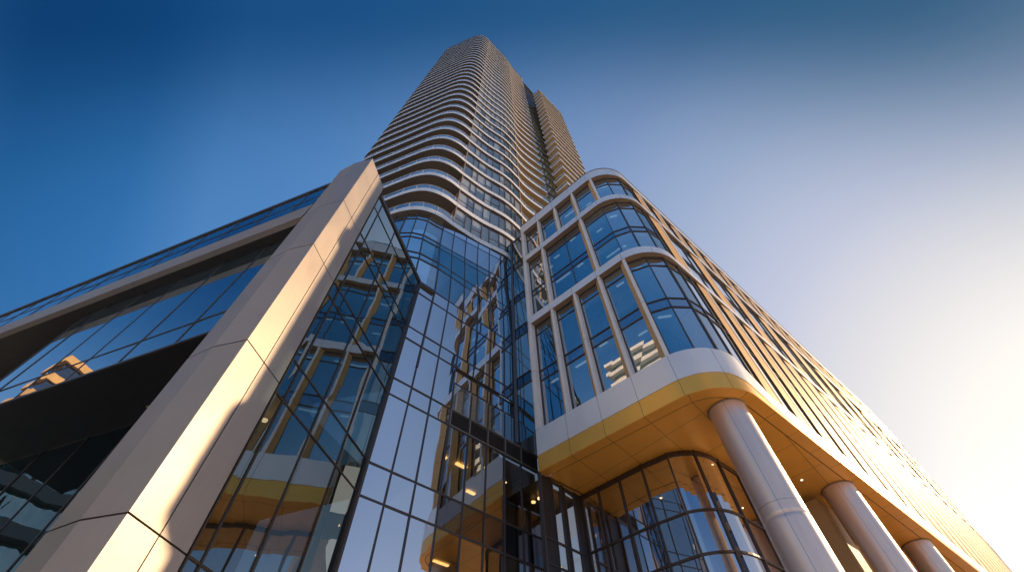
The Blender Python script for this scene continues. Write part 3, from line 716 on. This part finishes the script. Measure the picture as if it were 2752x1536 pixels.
for (a, b) in edges:
    for j in range(len(ring) - 1):
        g_ = 0.017; d = (V(*b) - V(*a)); u = d.normalized()
        ga = 0.0 if a in (PF, PE) else g_ * 0.8; gb = 0.0 if b in (PF, PE) else g_ * 0.8
        a2 = V(*a) + u * ga; b2 = V(*b) - u * gb; z0 = ring[j] + g_; z1 = ring[j + 1] - (g_ if j < 4 else 0)
        mb = MB(); N_ = 6
        nin = V(u.y, -u.x)
        if (cen - V(*a)).dot(nin) < 0: nin = -nin
        q0, q1, q2, q3 = ln(a2, z0), ln(b2, z0), ln(b2, z1), ln(a2, z1)
        mb.quad(q0, q1, q2, q3); I_ = nin * 0.04
        mb.quad(q1, q0, q0 + I_, q1 + I_); mb.quad(q3, q2, q2 + I_, q3 + I_); mb.quad(q0, q3, q3 + I_, q0 + I_); mb.quad(q2, q1, q1 + I_, q2 + I_)
        mb.build('cladding_panel', [M['pylon']], core_o)
# wing glazing between the pylon and the link
WJ = V(-5.05, 12.65)
def wing(s, z, o=0.0):      # s: 0 at pylon, 1 at junction
    g0 = ln((-6.02, 7.92), z); j = V(WJ.x, WJ.y, z); p = g0.lerp(j, s)
    d = (j - g0).normalized(); nn = V(d.y, -d.x)
    return V(p.x + nn.x * o, p.y + nn.y * o, z)
WS = [0.0, 0.075, 0.36, 0.685, 1.0]
WZ = [0.1, 5.15, 8.86, 9.98, 12.92, 13.60, 16.38, 17.05, 19.5, 20.6]
WN = V(0.98, -0.2)
for i in range(4):
    for j in range(len(WZ) - 1):
        gm = MB(); r = [random.uniform(-0.008, 0.008) for _ in range(4)]
        nu, nv = 1, 1
        gm.quad(wing(WS[i], WZ[j], r[0]), wing(WS[i + 1], WZ[j], r[1]), wing(WS[i + 1], WZ[j + 1], r[2]), wing(WS[i], WZ[j + 1], r[3]), [(0, 0), (1, 0), (1, 1), (0, 1)])
        w = gm.build('window', [M['g_wing2'] if (i == 3 and j < 3) else M['g_wing']], pav)
        fm = MB()
        fm.bar(wing(WS[i], WZ[j]), wing(WS[i], WZ[j + 1]), WN, 0.042, -0.06, 0.03)
        fm.bar(wing(WS[i], WZ[j]), wing(WS[i + 1], WZ[j]), WN, 0.04, -0.05, 0.026)
        fm.build('window_frame', [M['mullb']], w)
mb = MB(); mb.bar(wing(0.985, 0.0), wing(0.985, 20.6), WN, 0.14, -0.05, 0.10); mb.build('corner_mullion', [M['mull']], pav)
mb = MB(); a, b = wing(0, 20.7), wing(1.0, 20.7); mb.bar(a, b, WN, 0.22, -0.25, 0.07); c = V(-4.35, 13.3, 20.7); mb.bar(b, c, V(.7, -.7, 0), 0.22, -0.2, 0.07); mb.build('coping', [M['mull']], pav)
mb = MB(); mb.face([wing(0, 20.6, -0.1), wing(1, 20.6, -0.1), V(-8, 20, 20.6), V(-45, 32, 20.6), V(-45.5, 20.3, 20.6), V(-8.4, 7.3, 20.6)]); mb.build('roof', [M['roof']], pav)
# wing interior: floors, warm back wall
mb = MB()
for z in (9.2, 13.1, 16.6): mb.quad(wing(0, z, -.12), wing(1, z, -.12), wing(1, z, -4) , wing(0, z, -4))
mb.build('floor_slab', [M['ceil']], pav)
mb = MB(); mb.quad(wing(0, 0, -3.2), wing(1, 0, -3.2), wing(1, 20.5, -3.2), wing(0, 20.5, -3.2), [(0, 0), (5, 0), (5, 20), (0, 20)]); mb.build('room_wall', [M['tan']], pav)
for s, z, o in ((0.22, 8.95, -1.0),):
    p = wing(s, z, o); mb = MB(); mb.lathe((p.x, p.y), [(0.001, z), (0.07, z), (0.08, z + .05)], 12); mb.build('downlight', [M['lampw']], pav)
# left facade, upper box
FA = V(-8.46, 6.90); FD = az2(-71); FN = az2(-71 - 90)       # outward normal (towards camera)
def fa(s, o, z): p = FA + FD * s + FN * o; return V(p.x, p.y, z)
S0 = -0.15
for i in range(22):
    a = 0.95 + 1.93 * (i - 1); b = a + 1.93
    if i == 0: a = S0
    gm = MB(); r = [random.uniform(-0.006, 0.006) for _ in range(4)]
    gm.quad(fa(a, r[0], 18.1), fa(b, r[1], 18.1), fa(b, r[2], 20.4), fa(a, r[3], 20.4)); w = gm.build('upper_window', [M['g_left']], pav)
    fm = MB(); fm.bar(fa(b, 0, 18.1), fa(b, 0, 20.4), FN, 0.035, -0.03, 0.02); fm.bar(fa(a, 0, 19.15), fa(b, 0, 19.15), FN, 0.035, -0.03, 0.018); fm.build('window_frame', [M['mull']], w)
mb = MB(); mb.strip([(fa(s, 0.06, 20.4), fa(s, 0.06, 20.66)) for s in (S0, 42)], [(fa(s, -0.3, 20.4), fa(s, -0.3, 20.66)) for s in (S0, 42)]); mb.build('coping', [M['mull']], pav)
for i in range(20):
    a = -0.28 + 2.2 * i; b = a + 2.19
    mb = MB(); mb.strip([(fa(s, 0.03, 16.87), fa(s, 0.03, 18.09)) for s in (a, b)], [(fa(s, -0.2, 16.87), fa(s, -0.2, 18.09)) for s in (a, b)]); mb.build('fascia_panel', [M['pylon']], pav)
GA = V(-9.32, 7.82)
dGo = (GA - FA).dot(FN); sG = (GA - FA).dot(FD)          # glass plane of the middle storey, set back
def ga(s, o, z): p = GA + FD * s + FN * o; return V(p.x, p.y, z)
mb = MB()
mb.quad(fa(S0, -0.01, 16.88), fa(42, -0.01, 16.88), fa(42, -9, 16.88), fa(S0, -9, 16.88), [(0, 0), (42, 0), (42, 9), (0, 9)]); mb.build('upper_soffit', [M['black_soffit']], pav)
ME = 10.55
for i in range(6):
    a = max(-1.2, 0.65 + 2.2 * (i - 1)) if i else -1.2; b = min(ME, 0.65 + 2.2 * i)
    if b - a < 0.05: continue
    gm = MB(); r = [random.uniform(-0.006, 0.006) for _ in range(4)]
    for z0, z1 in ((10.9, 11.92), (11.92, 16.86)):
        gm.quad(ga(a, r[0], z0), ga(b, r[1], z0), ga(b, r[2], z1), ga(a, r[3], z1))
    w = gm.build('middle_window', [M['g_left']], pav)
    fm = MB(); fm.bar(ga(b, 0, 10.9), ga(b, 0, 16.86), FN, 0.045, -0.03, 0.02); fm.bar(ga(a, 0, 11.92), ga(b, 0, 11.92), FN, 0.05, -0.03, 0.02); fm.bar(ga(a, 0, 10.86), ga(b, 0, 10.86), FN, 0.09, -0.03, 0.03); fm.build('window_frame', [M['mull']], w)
mb = MB(); mb.quad(ga(ME, 0, 10.85), ga(ME, -8, 10.85), ga(ME, -8, 16.87), ga(ME, 0, 16.87)); mb.build('end_wall', [M['dark']], pav)
mb = MB(); mb.quad(ga(-1.2, 0, 10.82), ga(ME, 0, 10.82), ga(ME, -9, 10.82), ga(-1.2, -9, 10.82), [(0, 0), (12, 0), (12, 9), (0, 9)]); mb.build('lower_soffit', [M['black_soffit']], pav)
HA = V(-12.81, 11.41)
def ha(s, o, z): p = HA + FD * s + FN * o; return V(p.x, p.y, z)
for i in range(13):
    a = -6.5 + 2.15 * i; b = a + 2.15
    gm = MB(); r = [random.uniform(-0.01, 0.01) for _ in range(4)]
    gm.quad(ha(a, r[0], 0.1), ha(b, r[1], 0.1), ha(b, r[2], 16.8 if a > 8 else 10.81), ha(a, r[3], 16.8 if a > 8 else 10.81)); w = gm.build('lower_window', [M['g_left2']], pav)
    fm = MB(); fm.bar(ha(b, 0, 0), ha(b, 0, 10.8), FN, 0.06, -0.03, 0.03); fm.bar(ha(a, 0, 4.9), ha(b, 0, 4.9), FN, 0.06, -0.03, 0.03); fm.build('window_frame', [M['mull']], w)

# ================================================================== buildings behind the camera, seen mirrored in the glass
def city(label, x, y, w, d, rot, floors, fh, white, dark, kind):
    b = thing('city_tower', label, 'tower', (x, y, 0), 'buildings mirrored in the glass')
    ax = az2(rot); ay = az2(rot + 90)
    def rect(e): 
        o = V(x, y); return [o + ax * (w / 2 + e) + ay * (d / 2 + e), o - ax * (w / 2 + e) + ay * (d / 2 + e), o - ax * (w / 2 + e) - ay * (d / 2 + e), o + ax * (w / 2 + e) - ay * (d / 2 + e)]
    mb = MB(); r4 = rect(0)
    mb.box8([V(p.x, p.y, 0) for p in r4], [V(p.x, p.y, floors * fh) for p in r4]); mb.build('glazed_wall', [dark], b)
    for k in range(1, floors + 1):
        e = kind if k % 7 else kind * 0.6
        r5 = rect(e); z = k * fh; mb = MB(); mb.box8([V(p.x, p.y, z - 0.3) for p in r5], [V(p.x, p.y, z + 0.75) for p in r5]); mb.build('balcony_slab', [white], b)
city('golden balcony tower reflected in the office block windows', -52, -24, 15, 15, 40, 24, 3.1, M['tw_white'], M['g_spine'], 1.1)
city('orange stone tower reflected low in the pavilion windows', -77, 13.6, 5, 5, 20, 15, 3.1, M['stone'], M['g_dk'], 0.5)
city('broad grey balcony block reflected in the black lower glass', -57, 4, 36, 10, 0, 8, 3.25, M['grey'], M['g_spine'], 1.2)
city('slim sunlit tower reflected in the curved lobby glass', 17, -44, 8, 8, 40, 18, 3.2, M['tw_white'], M['g_dk'], 0.5)
city('narrow brown tower reflected beside the slim tower in the lobby glass', 54, -21, 7, 7, 25, 15, 3.2, M['tw_wall'], M['g_dk'], 0.4)

# ================================================================== light
SUN_AZ, SUN_EL = 71.3, 23.0
sd = V(S(R(SUN_AZ)) * K(R(SUN_EL)), K(R(SUN_AZ)) * K(R(SUN_EL)), S(R(SUN_EL)))
L = bpy.data.lights.new('sun', 'SUN'); L.energy = 5.0; L.angle = R(0.8); L.color = (1.0, 0.68, 0.37)
so = bpy.data.objects.new('sun', L); C.objects.link(so); so.rotation_euler = sd.to_track_quat('Z', 'Y').to_euler()

w = bpy.data.worlds.new('World'); bpy.context.scene.world = w; w.use_nodes = True
nt = w.node_tree; nt.nodes.clear()
out = N(nt, 'ShaderNodeOutputWorld'); bg = N(nt, 'ShaderNodeBackground'); bg.inputs[1].default_value = 1.0
sky = N(nt, 'ShaderNodeTexSky', sky_type='NISHITA'); sky.sun_disc = False; sky.sun_elevation = R(SUN_EL); sky.sun_rotation = R(SUN_AZ); sky.dust_density = 3.0
tc = N(nt, 'ShaderNodeTexCoord'); nrm = N(nt, 'ShaderNodeVectorMath', operation='NORMALIZE'); nt.links.new(tc.outputs['Generated'], nrm.inputs[0])
def dotv(v):
    d = N(nt, 'ShaderNodeVectorMath', operation='DOT_PRODUCT'); nt.links.new(nrm.outputs[0], d.inputs[0]); d.inputs[1].default_value = v; return d.outputs['Value']
GAZ, GEL = 60, 14
gl = (S(R(GAZ)) * K(R(GEL)), K(R(GAZ)) * K(R(GEL)), S(R(GEL)))
ang = math_n(nt, 'DIVIDE', math_n(nt, 'ARCCOSINE', math_n(nt, 'MINIMUM', math_n(nt, 'MAXIMUM', dotv(gl), -1.0), 1.0)), math.pi)
cr = N(nt, 'ShaderNodeValToRGB'); nt.links.new(ang, cr.inputs[0]); cr.color_ramp.interpolation = 'EASE'
stops = [(0, (1.5, 1.3, 0.98)), (8, (1.08, 1.0, 0.88)), (14, (0.94, 0.90, 0.865)), (21, (0.78, 0.765, 0.79)), (30, (0.57, 0.605, 0.755)), (43, (0.37, 0.46, 0.655)), (56, (0.23, 0.34, 0.58)), (75, (0.135, 0.28, 0.56)), (90, (0.09, 0.245, 0.545)),
         (99, (0.078, 0.235, 0.535)), (105.5, (0.032, 0.17, 0.435)), (113, (0.018, 0.135, 0.37)), (120, (0.04, 0.17, 0.42)), (128, (0.11, 0.27, 0.53)), (145, (0.15, 0.28, 0.50)), (180, (0.3, 0.36, 0.46))]
el_ = cr.color_ramp.elements
while len(el_) > 1: el_.remove(el_[-1])
el_[0].position = 0; el_[0].color = (*stops[0][1], 1)
for a, c in stops[1:]:
    e = el_.new(a / 180.0); e.color = (*c, 1)
cr.color_ramp.interpolation = 'LINEAR'
yv = dotv((0, 1, 0)); zv = dotv((0, 0, 1))
gq = math_n(nt, 'POWER', 2.718, math_n(nt, 'MULTIPLY', math_n(nt, 'POWER', math_n(nt, 'DIVIDE', math_n(nt, 'ABSOLUTE', yv), 0.19), 2.0), -1.0))
zs_ = N(nt, 'ShaderNodeMapRange', interpolation_type='SMOOTHSTEP'); nt.links.new(zv, zs_.inputs[0]); zs_.inputs[1].default_value = 0.30; zs_.inputs[2].default_value = 0.80
dk = mixc(nt, math_n(nt, 'MULTIPLY', gq, zs_.outputs[0]), (1.0, 1.0, 1.0), (0.12, 0.33, 0.43))
col = mixc(nt, 1.0, cr.outputs[0], dk, 'MULTIPLY')
xv = dotv((1, 0, 0))
xs_ = N(nt, 'ShaderNodeMapRange', interpolation_type='SMOOTHSTEP'); nt.links.new(xv, xs_.inputs[0]); xs_.inputs[1].default_value = 0.20; xs_.inputs[2].default_value = 0.90
g2 = math_n(nt, 'POWER', 2.718, math_n(nt, 'MULTIPLY', math_n(nt, 'POWER', math_n(nt, 'DIVIDE', math_n(nt, 'ABSOLUTE', yv), 0.27), 2.0), -1.0))
col = mixc(nt, 1.0, col, mixc(nt, math_n(nt, 'MULTIPLY', g2, xs_.outputs[0]), (1.0, 1.0, 1.0), (0.52, 0.62, 0.72)), 'MULTIPLY')
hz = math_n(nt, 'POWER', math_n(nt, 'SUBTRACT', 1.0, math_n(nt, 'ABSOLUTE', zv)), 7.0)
col = mixc(nt, hz, col, (2.1, 2.0, 1.95), 'ADD')  # bright horizon band added all round as fill for the shaded walls
nsc = N(nt, 'ShaderNodeVectorMath', operation='SCALE'); nt.links.new(sky.outputs[0], nsc.inputs[0]); nsc.inputs['Scale'].default_value = 0.09
col = mixc(nt, 0.03, col, nsc.outputs[0])
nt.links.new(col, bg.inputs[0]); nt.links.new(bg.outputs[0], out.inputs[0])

# ================================================================== camera
cam = bpy.data.cameras.new('camera'); co = bpy.data.objects.new('camera', cam); C.objects.link(co)
cam.sensor_width = 36.0; cam.lens = 1120.0 / 2752 * 36.0; cam.clip_end = 6000; cam.clip_start = 0.05
X = Vector((0.99954597, 0.02489763, -0.01696921)); U = Vector((0.03013048, -0.82595167, 0.56293516)); F = Vector((0.0, 0.56319086, 0.82632684))
X = X.normalized(); F = F.normalized()
co.matrix_world = Matrix(((X.x, U.x, -F.x, 0), (X.y, U.y, -F.y, 0), (X.z, U.z, -F.z, 1.6), (0, 0, 0, 1)))
sc = bpy.context.scene; sc.camera = co
sc.view_settings.view_transform = 'Standard'; sc.view_settings.look = 'None'; sc.view_settings.exposure = 0; sc.view_settings.gamma = 1; sc.view_settings.use_curve_mapping = False
sc.cycles.max_bounces = 10; sc.cycles.glossy_bounces = 6; sc.cycles.transparent_max_bounces = 12; sc.cycles.sample_clamp_indirect = 6
